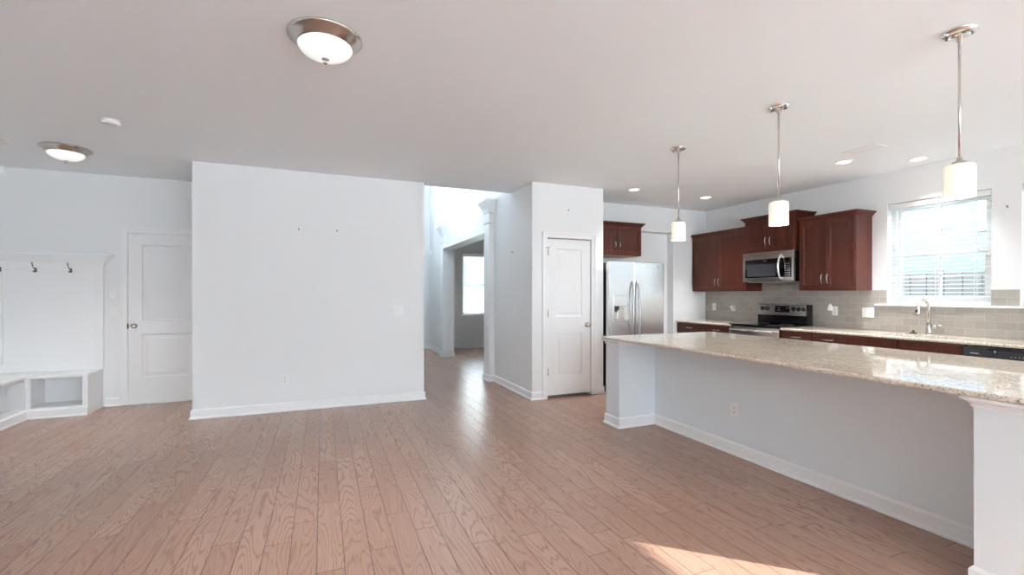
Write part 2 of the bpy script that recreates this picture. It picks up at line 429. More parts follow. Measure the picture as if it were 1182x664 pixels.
# ------------------------------------------------------------------ pilasters of the foyer opening
def pilaster(i, x0, x1, y0, y1, ztop):
    b = B(); b.box(x0, x1, y0, y1, 0, ztop-.30)
    b.crown(x0, x1, y0, y1, [(ztop-.36, 0), (ztop-.355, .012), (ztop-.335, .012), (ztop-.33, 0)], (1, 0, 1, 1))
    b.crown(x0, x1, y0, y1, [(ztop-.30, 0), (ztop-.20, .0), (ztop-.195, .014), (ztop-.17, .016), (ztop-.12, .032), (ztop-.06, .062), (ztop-.03, .078), (ztop-.028, .085), (ztop, .085)], (1, 0, 1, 1))
    b.sweep([(x1, y1), (x0, y1), (x0, y0), (x1, y0)], BP)
    struct('trim_%d' % i, b, M['trim'], 'white square pilaster with a flared capital', 'pilaster')
pilaster(1, 2.345, PX0, 6.575, 6.815, 2.775)
pilaster(2, 2.355, PX0+.01, 9.50, 9.74, 2.775)
b = B(); b.box(2.345, 2.61, 6.815, 9.5, 2.285, 2.325)
struct('trim_3', b, M['trim'], 'white underside trim of the dining room opening', 'trim')

# ------------------------------------------------------------------ panelled interior doors (front faces -Y)
def door_slab(b, x0, x1, z0, z1, yf, t, panels):
    """moulded two-panel slab: nested rings step in and back out around each panel"""
    xs = (x0, *panels[0][:2], x1); zz = sorted({z0, z1, *[p[2] for p in panels], *[p[3] for p in panels]})
    def q(xa, xb, za, zb, y): b.quad([(xa, y, za), (xb, y, za), (xb, y, zb), (xa, y, zb)])
    pa, pb = panels[0][:2]
    q(x0, pa, z0, z1, yf); q(pb, x1, z0, z1, yf)
    for k in range(0, len(zz)-1):
        if not any(abs(zz[k]-p[2]) < 1e-6 for p in panels): q(pa, pb, zz[k], zz[k+1], yf)
    for a, c, d, e in panels:
        rings = [(0, 0), (.008, .010), (.028, .011), (.034, .009), (.062, .003)]
        b.loft([[(a+i, yf+w, d+i), (c-i, yf+w, d+i), (c-i, yf+w, e-i), (a+i, yf+w, e-i)] for i, w in rings], False, True)
    b.quad([(x0, yf, z0), (x0, yf+t, z0), (x0, yf+t, z1), (x0, yf, z1)]); b.quad([(x1, yf, z0), (x1, yf+t, z0), (x1, yf+t, z1), (x1, yf, z1)])
    b.quad([(x0, yf, z0), (x1, yf, z0), (x1, yf+t, z0), (x0, yf+t, z0)]); b.quad([(x0, yf, z1), (x1, yf, z1), (x1, yf+t, z1), (x0, yf+t, z1)])
    b.quad([(x0, yf+t, z0), (x1, yf+t, z0), (x1, yf+t, z1), (x0, yf+t, z1)])
def knob(c, parent, mat, oval=False):
    b = B(); b.lathe([(0, .004), (.031, .004), (.031, -.002), (.027, -.008), (.012, -.011), (.010, -.028), (.017, -.034), (.0265, -.043), (.0285, -.052), (.024, -.061), (.012, -.066), (0, -.067)], c, 'y', 24)
    finish(b, 'door_knob', mat, parent)
def casing(name, x0, x1, ztop, yw, w=.066, label='white door casing'):
    """flat casing with a back band around a door opening on a wall facing -Y"""
    b = B(); t = .016
    b.box(x0-w, x0, yw-t, yw, 0, ztop+w, .003); b.box(x1, x1+w, yw-t, yw, 0, ztop+w, .003); b.box(x0, x1, yw-t, yw, ztop, ztop+w, .003)
    b.box(x0-w-.006, x0-w+.016, yw-t-.007, yw, 0, ztop+w, .003); b.box(x1+w-.016, x1+w+.006, yw-t-.007, yw, 0, ztop+w, .003)
    b.box(x0-w-.006, x1+w+.006, yw-t-.007, yw, ztop+w-.016, ztop+w+.006, .003)
    struct(name, b, M['trim'], label, 'trim')
# pantry door
casing('trim_4', 2.640, 3.288, 2.048, PY)
b = B(); door_slab(b, 2.648, 3.280, .036, 2.036, PY+.004, .035, [(2.772, 3.156, .265, .822), (2.772, 3.156, 1.040, 1.912)])
d = struct('door_1', b, M['door'], 'white two panel pantry door', 'door')
knob((3.225, PY+.004, .925), d, M['nickel'])
for z in (.336, 1.083, 1.864):
    b = B(); b.lathe([(0, -.046), (.0065, -.046), (.0065, .046), (0, .046)], (2.643, PY-.008, z), 'z', 12)
    b.lathe([(0, .046), (.0045, .047), (.004, .053), (0, .055)], (2.643, PY-.008, z), 'z', 10)
    b.box(2.645, 2.662, PY-.004, PY+.004, z-.044, z+.044); finish(b, 'hinge', M['nickel'], d)
b = B(); b.tube([(2.615, PY-.024, 1.918), (2.643, PY-.012, 1.922), (2.672, PY-.03, 1.926)], .005, 8); b.box(2.637, 2.649, PY-.016, PY, 1.83, 1.92, .003)
finish(b, 'door_stop', M['greyplastic'], d)
b = B(); b.box(2.645, 3.283, PY+.06, PY+.09, .001, .012); finish(b, 'threshold', M['greyplastic'], d)
# entry door on the left
DX0, DX1 = -2.150, -1.338
casing('trim_5', DX0-.004, DX1+.004, 2.062, LY)
b = B(); door_slab(b, DX0, DX1, .022, 2.052, LY-.012, .010, [(-2.012, -1.476, .318, .845), (-2.012, -1.476, 1.010, 1.925)])
d = struct('door_2', b, M['door'], 'white two panel door on the left', 'door')
knob((-2.085, LY-.012, .945), d, M['nickel'])
finish(B().box(DX0-.006, DX0+.006, LY-.020, LY-.010, .915, .975, .001), 'latch_plate', M['slot'], d)
b = B(); b.box(-2.10, -2.065, LY-.03, LY-.010, 2.028, 2.048, .003); finish(b, 'alarm_contact', M['plastic'], d)
b = B(); b.box(DX0-.004, DX1+.004, LY-.03, LY-.002, 0, .018, .004); finish(b, 'threshold', M['trim'], d)

# ------------------------------------------------------------------ windows and blinds
def window_x(i, h, xw, label):
    """double-hung window in a wall facing -X; h = (y0,y1,z0,z1)"""
    y0, y1, z0, z1 = h; zm = (z0+z1)/2 - .02; xo = xw+.09
    b = B()
    for a, c, d, e in ((y0, y0+.045, z0, z1), (y1-.045, y1, z0, z1), (y0+.045, y1-.045, z0, z0+.05), (y0+.045, y1-.045, z1-.045, z1)): b.box(xo, xo+.07, a, c, d, e, .003)
    w = struct('window_%d' % i, b, M['trim'], label, 'window')
    for za, zb, xx in ((z0+.05, zm+.02, xo+.005), (zm-.02, z1-.045, xo+.035)):
        b = B(); ya, yb = y0+.045, y1-.045
        b.box(xx, xx+.03, ya, ya+.04, za, zb); b.box(xx, xx+.03, yb-.04, yb, za, zb); b.box(xx, xx+.03, ya+.04, yb-.04, za, za+.05); b.box(xx, xx+.03, ya+.04, yb-.04, zb-.04, zb)
        s = finish(b, 'sash', M['trim'], w)
        b = B(); ym = (ya+yb)/2; b.box(xx+.006, xx+.022, ym-.009, ym+.009, za+.05, zb-.04); b.box(xx+.006, xx+.022, ya+.04, yb-.04, (za+zb)/2-.009, (za+zb)/2+.009)
        finish(b, 'muntin', M['trim'], s)
        finish(B().box(xx+.012, xx+.016, ya+.04, yb-.04, za+.05, zb-.04), 'pane', M['pane'], s)
    return w
window_x(1, WK, XR, 'white double hung window above the kitchen sink')
window_x(2, WK2, XR, 'white double hung window at the right edge')
def blind(axis, h, w, label, tilt, raised=0):
    """two-inch slat blind; axis 'x': hangs in a wall facing -X at plane w; 'y': wall facing -Y"""
    a0, a1, z0, z1 = h; a0 += .008; a1 -= .008
    P = (lambda a, n, z: (w+n, a, z)) if axis == 'x' else (lambda a, n, z: (a, w+n, z))
    base = P((a0+a1)/2, .035, z0)
    t = thing('window_blind', base, label, 'blind', 'white slat window blinds')
    def bx(b, a, c, n0, n1, za, zb, bv=.002):
        p, q = P(a, n0, za), P(c, n1, zb); b.box(p[0], q[0], p[1], q[1], p[2], q[2], bv); return b
    finish(bx(B(), a0, a1, .008, .062, z1-.062, z1-.006), 'headrail', M['plastic'], t)
    n = int((z1-.07-z0-.05)/.0425); cz = z1-.085
    for k in range(n):
        z = cz - k*.0425; dn = .025*math.cos(tilt); dz = .025*math.sin(tilt); b = B()
        loop = []
        for u, bow in ((-1, 0), (-.5, .0022), (0, .003), (.5, .0022), (1, 0)): loop.append((u*dn, u*dz+bow))
        pts = [(o[0], o[1]+.0013) for o in loop] + [(o[0], o[1]-.0013) for o in reversed(loop)]
        b.loft([[P(a, .035+p, z+q) for p, q in pts] for a in (a0+.004, a1-.004)])
        finish(b, 'slat', M['slat'], t)
    finish(bx(B(), a0+.002, a1-.002, .012, .058, z0+.008, z0+.03, .004), 'bottom_rail', M['plastic'], t)
    for f in (.14, .5, .86):
        a = a0+(a1-a0)*f
        finish(bx(bx(B(), a-.0012, a+.0012, .008, .010, z0+.02, z1-.05, 0), a-.0012, a+.0012, .060, .062, z0+.02, z1-.05, 0), 'ladder_cord', M['plastic'], t)
    return t, P
t, P = blind('x', WK, XR, 'white slat blind over the kitchen sink behind the faucet', math.radians(7))
for y in (3.13, 3.11):
    b = B(); b.tube([(XR+.004, y, 2.30), (XR+.003, y, 1.80)], .0012, 6); b.lathe([(0, -.028), (.006, -.026), (.0045, -.004), (.002, 0), (0, 0)], (XR+.003, y, 1.80+(.03 if y > 3.12 else 0)), 'z', 10); finish(b, 'pull_cord', M['plastic'], t)
b = B(); b.tube([(XR+.004, 2.46, 2.30), (XR+.002, 2.46, 1.72)], .003, 8); finish(b, 'tilt_wand', M['plastic'], t)
blind('x', WK2, XR, 'white slat blind cut off by the right edge of the photo', math.radians(7))
blind('y', WD, 10.9, 'closed white slat blind on the dining room window beyond the hall', math.radians(56))
# dining window frame, unseen foyer and rear windows added for daylight
def window_y(i, h, yo, label, sill=None, mull=1):
    x0, x1, z0, z1 = h; b = B()
    for a, c, d, e in ((x0, x0+.05, z0, z1), (x1-.05, x1, z0, z1), (x0+.05, x1-.05, z0, z0+.05), (x0+.05, x1-.05, z1-.05, z1)): b.box(a, c, yo, yo+.06, d, e, .003)
    w = struct('window_%d' % i, b, M['trim'], label, 'window')
    b = B(); b.box(x0+.05, x1-.05, yo+.01, yo+.05, (z0+z1)/2-.02, (z0+z1)/2+.02)
    for k in range(mull): xm = x0+(x1-x0)*(k+1)/(mull+1); b.box(xm-.015, xm+.015, yo+.012, yo+.048, z0+.05, z1-.05)
    finish(b, 'sash', M['trim'], w)
    finish(B().box(x0+.05, x1-.05, yo+.028, yo+.032, z0+.05, z1-.05), 'pane', M['pane'], w)
    return w
window_y(3, WD, 10.98, 'white dining room window beyond the hall')
b = B(); b.box(WD[0]-.06, WD[1]+.06, 10.83, 10.98, WD[2]-.022, WD[2], .004); b.box(WD[0]-.04, WD[1]+.04, 10.885, 10.9, WD[2]-.09, WD[2]-.022, .003)
struct('trim_6', b, M['trim'], 'white dining window sill', 'trim')
window_y(4, FWH[0], FY+.05, 'unseen foyer window added above the front door for daylight', mull=1)
b = B(); y0, y1, z0, z1 = FSH
for a, c, d, e in ((y0, y0+.05, z0, z1), (y1-.05, y1, z0, z1), (y0+.05, y1-.05, z0, z0+.05), (y0+.05, y1-.05, z1-.05, z1), ((y0+y1)/2-.03, (y0+y1)/2+.03, z0+.05, z1-.05)): b.box(.94, 1.0, a, c, d, e, .003)
w = struct('window_8', b, M['trim'], 'unseen high side window added to brighten the foyer', 'window')
finish(B().box(.968, .972, y0+.05, y1-.05, z0+.05, z1-.05), 'pane', M['pane'], w)
for k, h in enumerate(BW): window_y(5+k, h, YB-.12, 'unseen window added behind the camera for daylight', mull=1)
b = B(); y0, y1, z0, z1 = WP
for a, c, d, e in ((y0, y0+.07, z0, z1), (y1-.07, y1, z0, z1), (y0+.07, y1-.07, z0, z0+.07), (y0+.07, y1-.07, z1-.05, z1) ): b.box(XR+.06, XR+.11, a, c, d, e, .003)
w = struct('door_3', b, M['trim'], 'glazed patio door behind the camera on the right', 'door')
for a, c in ((y0+.07, y1-.07),): finish(B().box(XR+.083, XR+.087, a, c, z0+.07, z1-.05), 'pane', M['pane'], w)
b = B(); door_slab(b, 1.205, 2.095, .02, 2.095, FY+.05, .04, [(1.33, 1.97, .25, .85), (1.33, 1.97, 1.02, 1.95)])
struct('door_4', b, M['door'], 'front door at the end of the foyer', 'door')
# kitchen sill
b = B(); b.box(XR-.062, XR+.09, 1.0, 3.355, 1.193, 1.213, .005)
struct('trim_7', b, M['trim'], 'white window sill running above the tile', 'trim')

# ------------------------------------------------------------------ backsplash
b = B(); xa, xb = XR-.010, XR
b.box(xa, xb, 3.25, KY, .902, 1.376); b.box(xa, xb, .6, 3.25, .902, 1.193); b.box(xa, xb, 2.150, 2.350, 1.213, 1.372)
b.box(xa, xb, 4.13, 4.88, 1.376, 1.55)
struct('wall_backsplash', b, M['tile'], 'grey glazed subway tile backsplash')
b = B(); b.box(xa-.002, xb, 2.140, 2.150, 1.213, 1.376, .001); struct('trim_8', b, M['trim'], 'tile edge strip beside the window', 'trim')

# ------------------------------------------------------------------ mudroom bench and hook panel
bx, fy, zt = -2.385, 6.45, .452
t = thing('mudroom_bench', ((XL+bx)/2, 6.6, 0), 'built in white corner bench with open shoe cubbies at left', 'bench')
b = B()
b.box(XL+.002, -2.90, 5.45, LY-.002, zt-.028, zt, .004); b.box(-2.90, bx, fy, LY-.002, zt-.028, zt, .004); finish(b, 'seat', M['trim'], t)
b = B()
b.box(bx-.02, bx, fy+.018, LY-.002, 0, zt-.028); b.box(-2.90, bx-.02, LY-.02, LY-.002, 0, zt-.028); b.box(-2.90, bx-.02, fy+.018, LY-.02, .085, .100)
b.box(XL+.002, XL+.02, 5.45, LY-.02, 0, zt-.028); b.box(XL+.02, -2.918, 5.47, fy, .085, .100); b.box(XL+.02, -2.90, 5.45, 5.47, 0, zt-.028)
b.box(XL+.02, -2.90, fy, fy+.018, 0, zt-.028); b.box(-2.918, -2.90, fy+.018, LY-.02, 0, zt-.028)
finish(b, 'carcass', M['trim'], t)
b = B()
b.box(-2.90, -2.866, fy, fy+.018, .0, zt-.028); b.box(-2.425, bx, fy, fy+.018, 0, zt-.028); b.box(-2.866, -2.425, fy, fy+.018, 0, .102); b.box(-2.866, -2.425, fy, fy+.018, .430, zt-.026) if zt-.026 > .43 else None
for q in ((-2.866, -2.860, .102, .424), (-2.431, -2.425, .102, .424), (-2.866, -2.425, .102, .108)): b.box(q[0], q[1], fy-.005, fy+.02, q[2], q[3])
b.box(-2.918, -2.90, 5.45, 5.50, 0, zt-.028); b.box(-2.918, -2.90, 6.42, fy, 0, zt-.028); b.box(-2.918, -2.90, 5.50, 6.42, 0, .102)
finish(b, 'face_frame', M['trim'], t)
b = B(); b.sweep([(-2.90, 5.45), (-2.90, fy), (bx, fy)], [(0, 0), (.022, 0), (.022, .012), (.014, .022), (.014, .085), (.006, .094), (0, .096)]); finish(b, 'base_moulding', M['trim'], t)
# hook panel
t = thing('coat_hook_panel', (-2.85, LY-.02, zt), 'tall white framed panel with crown shelf and hooks above the bench', 'wall panel')
px0, px1, pyf = XL+.002, -2.374, 6.802; pz1 = 1.735
b = B(); b.box(px0, px1, pyf+.018, LY-.001, zt+.001, pz1)
for q in ((px0, px0+.07, zt+.001, pz1), (px1-.074, px1, zt+.001, pz1), (px0+.07, px1-.074, zt+.001, .553), (px0+.07, px1-.074, 1.600, pz1)): b.box(q[0], q[1], pyf, pyf+.019, q[2], q[3], .003)
finish(b, 'board', M['trim'], t)
b = B(); b.crown(px0, px1, pyf, LY-.001, [(1.66, 0), (1.662, .008), (1.69, .010), (1.695, .016), (1.73, .045), (1.765, .075), (1.768, .09), (1.79, .09)], (0, 1, 1, 0)); finish(b, 'crown_shelf', M['trim'], t)
for hxp in (-2.974, -2.668, -3.27):
    b = B(); b.box(hxp-.011, hxp+.011, pyf-.006, pyf+.004, 1.575, 1.625, .003)
    b.tube([(hxp, pyf-.004, 1.612), (hxp, pyf-.03, 1.612), (hxp, pyf-.055, 1.632), (hxp, pyf-.072, 1.668), (hxp, pyf-.076, 1.680)], [.006, .005, .0045, .005, .008], 8)
    b.tube([(hxp, pyf-.004, 1.59), (hxp, pyf-.022, 1.578), (hxp, pyf-.038, 1.576), (hxp, pyf-.046, 1.590)], [.006, .005, .0045, .007], 8)
    finish(b, 'coat_hook', M['pewter'], t)

# ------------------------------------------------------------------ wall plates, screws, small fittings
def plate(face, c, kind, label, cat, gangs=1, w=.072, h=.116):
    """face '-Y' or '-X'; c = centre on the wall surface"""
    P = (lambda u, n, z: (c[0]+u, c[1]-n, c[2]+z)) if face == '-Y' else (lambda u, n, z: (c[0]-n, c[1]-u, c[2]+z))
    W = w+.046*(gangs-1)
    def bx(b, u0, u1, n0, n1, z0, z1, bv=0):
        p, q = P(u0, n0, z0), P(u1, n1, z1); return b.box(p[0], q[0], p[1], q[1], p[2], q[2], bv)
    t = thing('light_switch' if kind == 'switch' else 'wall_outlet', P(0, 0, -h/2), label, cat)
    finish(bx(B(), -W/2, W/2, 0, .006, -h/2, h/2, .003), 'cover_plate', M['plastic'], t)
    for g in range(gangs):
        u = (g-(gangs-1)/2)*.046
        if kind == 'switch':
            b = B(); bx(b, u-.006, u+.006, .004, .008, -.013, .013, .001); bx(b, u-.004, u+.004, .006, .017, .0, .011, .0015); finish(b, 'toggle', M['plastic'], t)
        else:
            for dz in (-.02, .02):
                r = finish(bx(B(), u-.017, u+.017, .005, .008, dz-.014, dz+.014, .002), 'receptacle', M['plastic'], t)
                b = B(); bx(b, u-.008, u-.005, .0075, .0085, dz-.004, dz+.006); bx(b, u+.005, u+.008, .0075, .0085, dz-.004, dz+.006); bx(b, u-.002, u+.002, .0075, .0085, dz-.010, dz-.006); finish(b, 'slots', M['slot'], r)
    b = B()
    for z in (0,) if kind != 'switch' else (.03,): bx(b, -.0025, .0025, .005, .0075, z-.0025, z+.0025, .0008)
    finish(b, 'plate_screw', M['greyplastic'], t)
    return t
plate('-Y', (.863, W1Y0, 1.121), 'switch', 'white two gang light switch on the blank middle wall', 'light switch', 2)
plate('-Y', (-.39, W1Y0, .362), 'outlet', 'white outlet low on the blank middle wall', 'outlet')
plate('-Y', (-2.283, LY, 1.119), 'switch', 'white light switch beside the left door, under the thermostat', 'light switch', 1, .085)
plate('-X', (PX0, 5.765, 1.112), 'switch', 'white light switch on the hall side of the pantry', 'light switch')
plate('-X', (PX0, 5.775, .357), 'outlet', 'white outlet low on the hall side of the pantry', 'outlet')
plate('-X', (XR-.010, 5.78, 1.12), 'outlet', 'white outlet on grey tile nearest the kitchen corner', 'outlet')
plate('-X', (XR-.010, 5.39, 1.12), 'outlet', 'white outlet on grey tile just left of the stove', 'outlet')
plate('-X', (XR-.010, 3.83, 1.115), 'outlet', 'white outlet on grey tile right of the stove with plug in', 'outlet')
plate('-X', (XR-.010, 3.443, 1.107), 'switch', 'white two gang switch plate on grey tile left of the sink', 'light switch', 2, .085)
# plug-in freshener and thermostat
t = thing('plug_in_device', (XR-.018, 3.868, 1.105), 'white plug in device on the outlet right of the stove', 'plug')
b = B(); b.box(XR-.060, XR-.018, 3.845, 3.895, 1.115, 1.165, .010); finish(b, 'body', M['plastic'], t)
b = B(); b.lathe([(0, 0), (.017, 0), (.021, .012), (.018, .03), (.010, .036), (.010, .042), (0, .043)], (XR-.042, 3.87, 1.163), 'z', 16); finish(b, 'cap', M['plastic'], t)
t = thing('plug_in_device', (XR-.018, 5.39, 1.10), 'round white plug in device on the outlet left of stove', 'plug')
b = B(); b.lathe([(0, -.001), (.030, -.003), (.036, -.012), (.034, -.024), (.022, -.034), (0, -.038)], (XR-.018, 5.40, 1.125), 'x', 24); finish(b, 'face', M['plastic'], t)
finish(B().box(XR-.035, XR-.0185, 5.385, 5.415, 1.075, 1.10, .004), 'body', M['plastic'], t)
t = thing('thermostat', (-2.29, LY, 1.265), 'square white thermostat on wall beside the left door', 'thermostat')
finish(B().box(-2.338, -2.245, LY-.008, LY, 1.263, 1.367, .004), 'wall_plate', M['plastic'], t)
finish(B().box(-2.333, -2.250, LY-.026, LY-.008, 1.268, 1.362, .008), 'cover', M['plastic'], t)
t = thing('wall_box', (-3.28, LY, 2.635), 'small white box high on the wall at the far left edge', 'wall box')
finish(B().box(-3.315, -3.243, LY-.05, LY, 2.645, 2.735, .006), 'cover', M['plastic'], t)
t = thing('alarm_sensor', (2.43, FY-.03, 2.29), 'tiny white sensor on the bright foyer wall past the hall', 'sensor')
finish(B().box(2.405, 2.44, FY-.20, FY-.10, 2.29, 2.40, .01), 'cover', M['plastic'], t)
def screw(face, c, label):
    b = B(); ax = 'y' if face == '-Y' else 'x'
    b.lathe([(0, .001), (.003, .001), (.003, -.012), (.007, -.014), (.007, -.018), (.003, -.020), (0, -.020)], c, ax, 10)
    for dz in (-.012,): b.lathe([(0, 0), (.006, -.001), (.005, -.004), (0, -.005)], (c[0], c[1], c[2]+dz), ax, 10)
    o = finish(b, 'wall_screw', M['screw'], None, c); tag(o, label, 'screw')
screw('-Y', (-.248, W1Y0, 2.078), 'left of two small screws high on the blank middle wall')
screw('-Y', (.161, W1Y0, 2.080), 'right of two small screws high on the blank middle wall')
screw('-Y', (2.947, PY, 2.42), 'small screw in the wall above the pantry door')
screw('-X', (XR, 2.237, 2.17), 'small screw in the wall right of the kitchen window')
screw('-X', (PX0, 5.84, 1.911), 'tiny screw above the switch on the hall side of the pantry')

# ------------------------------------------------------------------ kitchen island
IX0, IXB, IX1 = 2.715, 3.155, 4.14; IY0, IY1 = .945, 4.012; WNG = .226
t = thing('kitchen_island', ((IX0+IX1)/2, (IY0+IY1)/2, 0), 'long kitchen island with recessed seating side', 'kitchen island')
b = B(); b.box(IXB, IX1, IY0+.001, IY1-.001, 0, .8645); finish(b, 'body', M['island'], t)
for ya, yb in ((IY0, IY0+.168), (IY1-WNG, IY1)):
    s = finish(B().box(IX0, IXB-.0005, ya, yb, 0, .8645), 'end_panel', M['island'], t)
    b = B(); b.crown(IX0, IXB-.01, ya, yb, [(.818, 0), (.8185, .009), (.827, .009), (.8275, .004), (.833, .004), (.8335, .011), (.840, .014), (.846, .021), (.850, .030), (.8505, .036), (.8640, .036)], (1, 0, 1, 1))
    finish(b, 'top_moulding', M['trim'], s)
b = B(); b.sweep([(IXB, IY1), (IX0, IY1), (IX0, IY1-WNG), (IXB, IY1-WNG), (IXB, IY0+.168), (IX0, IY0+.168), (IX0, IY0), (IX1, IY0)], BP); finish(b, 'baseboard', M['trim'], t)
# rounded granite slab helper: outline with bull-nose edge
def slab(b, x0, x1, y0, y1, z0, z1, r=.011):
    zm = (z0+z1)/2; hh = (z1-z0)/2; prof = []
    for k in range(9):
        a = -PI/2 + PI*k/8; prof.append((zm+hh*math.sin(a), r*math.cos(a)-r))
    b.loft([[(x0-o, y0-o, z), (x1+o, y0-o, z), (x1+o, y1+o, z), (x0-o, y1+o, z)] for z, o in prof]); return b
b = slab(B(), 2.684, 4.195, .900, 4.050, .8648, .893)
tag(finish(b, 'island_countertop', M['granite']), 'long speckled beige granite top on the island', 'countertop')
plate('-X', (IXB, 2.80, .370), 'outlet', 'white outlet low on the island seating side', 'outlet')

# ------------------------------------------------------------------ cabinets
def pull(parent, face, f, u, z, vertical=True, L=.128, out=.030):
    """arched bow pull; f = plane of the door front"""
    P = (lambda a, n, zz: (f-n, a, zz)) if face == '-X' else (lambda a, n, zz: (a, f-n, zz))
    pts = []; rad = []
    for k in range(11):
        s = k/10; d = (s-.5)*L; n = out*math.sin(PI*s)**.7 if 0 < s < 1 else -.002
        pts.append(P(u, n, z+d) if vertical else P(u+d, n, z)); rad.append(.0062-.0012*abs(s-.5)*2 if 0 < s < 1 else .007)
    b = B(); b.tube(pts, rad, 8)
    return finish(b, 'pull_handle', M['nickel'], parent)
def shaker(parent, name, face, f, u0, u1, z0, z1, rail=.058, t=.020):
    P = (lambda a, n, zz: (f+n, a, zz)) if face == '-X' else (lambda a, n, zz: (a, f+n, zz))
    b = B()
    def bx(a, c, n0, n1, d, e, bv=.0):
        p, q = P(a, n0, d), P(c, n1, e); b.box(p[0], q[0], p[1], q[1], p[2], q[2], bv)
    bx(u0, u0+rail, 0, t, z0, z1, .002); bx(u1-rail, u1, 0, t, z0, z1, .002); bx(u0+rail, u1-rail, 0, t, z0, z0+rail, .002); bx(u0+rail, u1-rail, 0, t, z1-rail, z1, .002)
    i = rail; rings = [(i-.001, .001), (i+.006, .007), (i+.006, .009)]
    b.loft([[P(u0+k, n, z0+k), P(u1-k, n, z0+k), P(u1-k, n, z1-k), P(u0+k, n, z1-k)] for k, n in rings], False, True)
    return finish(b, name, M['cherry'], parent)
CP = [(0, 0), (.004, .006), (.012, .007), (.016, .014), (.034, .026), (.048, .042), (.050, .048), (.064, .048)]
def wall_cabinet(label, f, y0, y1, z0, z1, sides, ztop=None):
    t = thing('wall_cabinet', ((f+XR)/2, (y0+y1)/2, z0), label, 'cabinet', 'dark cherry wall cabinets')
    xb = XR-.001; xc = f+.021
    finish(B().box(xc, xb, y0, y1, z0, z1, .001), 'body', M['cherry'], t)
    ym = (y0+y1)/2; g = .003
    for a, c, hu in ((y0+.006, ym-g/2, ym-.035), (ym+g/2, y1-.006, ym+.035)):
        d = shaker(t, 'door', '-X', f, a, c, z0+.008, z1-.012)
        pull(d, '-X', f, hu, z0+.145 if z1-z0 > .6 else z0+.152)
    b = B(); b.crown(f+.012, xb, y0, y1, [(z1-.012+p, o) for p, o in CP], (1, 0, sides[0], sides[1])); finish(b, 'crown_moulding', M['cherry'], t)
    return t
wall_cabinet('dark cherry two door wall cabinet in the corner left of microwave', 5.735, 4.887, 5.945, 1.374, 2.262, (0, 0))
wall_cabinet('short dark cherry wall cabinet above the microwave', 5.700, 4.115, 4.882, 1.912, 2.372, (1, 1))
wall_cabinet('dark cherry two door wall cabinet between microwave and window', 5.735, 3.407, 4.088, 1.374, 2.262, (1, 0))
# cabinet over the refrigerator (front faces -Y)
t = thing('wall_cabinet', (4.04, 5.9, 1.90), 'small dark cherry cabinet above the refrigerator', 'cabinet', 'dark cherry wall cabinets')
f = 5.69
finish(B().box(3.60, 4.49, f+.021, 6.108, 1.907, 2.36, .001), 'body', M['cherry'], t)
finish(B().box(3.605, 4.485, f+.03, 6.10, 1.902, 1.9068), 'underside', M['raw'], t)['label'] = 'unfinished tan underside'
for a, c, hu in ((3.606, 4.0435, 4.005), (4.0465, 4.484, 4.085)):
    d = shaker(t, 'door', '-Y', f, a, c, 1.914, 2.345); pull(d, '-Y', f, hu, 2.055)
b = B(); b.crown(3.60, 4.49, f+.012, 5.965, [(2.336+p, o) for p, o in CP], (0, 1, 1, 0)); finish(b, 'crown_moulding', M['cherry'], t)

# base cabinets along the right wall (fronts face -X)
def base_cabinet(label, y0, y1, fronts, f=5.42):
    n2 = fronts[0] == 'panel'
    t = thing('base_cabinet', (5.74, (y0+y1)/2, 0), label, 'cabinet', 'dark cherry base cabinets')
    b = B()
    if n2: b.box(f+.021, XR-.012, y0, y1, .10, .12); b.box(f+.021, f+.04, y0, y1, .12, .8685); b.box(f+.04, XR-.012, y0, y0+.02, .12, .8685); b.box(f+.04, XR-.012, y1-.02, y1, .12, .8685); b.box(XR-.03, XR-.012, y0+.02, y1-.02, .12, .8685)
    else: b.box(f+.021, XR-.012, y0, y1, .10, .8685)
    finish(b, 'body', M['cherry'], t)
    finish(B().box(f+.085, XR-.012, y0, y1, 0, .0995), 'toe_kick', M['kick'], t)
    n = len(fronts); w = (y1-y0)/n
    for k, kind in enumerate(fronts):
        a, c = y0+k*w+.005, y0+(k+1)*w-.005
        b = B(); b.box(f, f+.020, a, c, .712, .855, .004)
        d = finish(b, 'drawer' if kind == 'drawer' else 'false_front', M['cherry'], t)
        if kind == 'drawer': pull(d, '-X', f, (a+c)/2, .795, False, .14, .026)
        e = shaker(t, 'door', '-X', f, a, c, .115, .704); pull(e, '-X', f, c-.035 if k % 2 else a+.035, .60)
    return t
base_cabinet('dark cherry base cabinet in the far corner beside the end wall', 5.412, 5.965, ['drawer'])
base_cabinet('dark cherry base cabinet just left of the stove', 4.876, 5.410, ['drawer'])
base_cabinet('dark cherry base cabinet just right of the stove', 3.706, 4.094, ['drawer'])
base_cabinet('narrow dark cherry base cabinet left of the sink', 3.327, 3.704, ['drawer'])
base_cabinet('wide dark cherry sink cabinet with two plain false fronts', 2.300, 3.325, ['panel', 'panel'])
base_cabinet('dark cherry base cabinet right of the dishwasher', 1.00, 1.69, ['drawer'])
# countertops
b = slab(B(), 5.40, XR-.012, 4.874, 5.968, .8690, .899)
tag(finish(b, 'countertop', M['granite']), 'short beige granite countertop left of the stove', 'countertop')
sx0, sx1, sy0, sy1 = 5.47, 5.86, 2.42, 3.04
b = B()
slab(b, 5.40, sx0, .95, 4.096, .8690, .899); b.box(sx1, XR-.0125, .95, 4.096, .8690, .899); b.box(sx0, sx1, .95, sy0, .869, .899); b.box(sx0, sx1, sy1, 4.096, .869, .899)
tag(finish(b, 'countertop', M['granite']), 'long beige granite countertop with sink under the window', 'countertop')
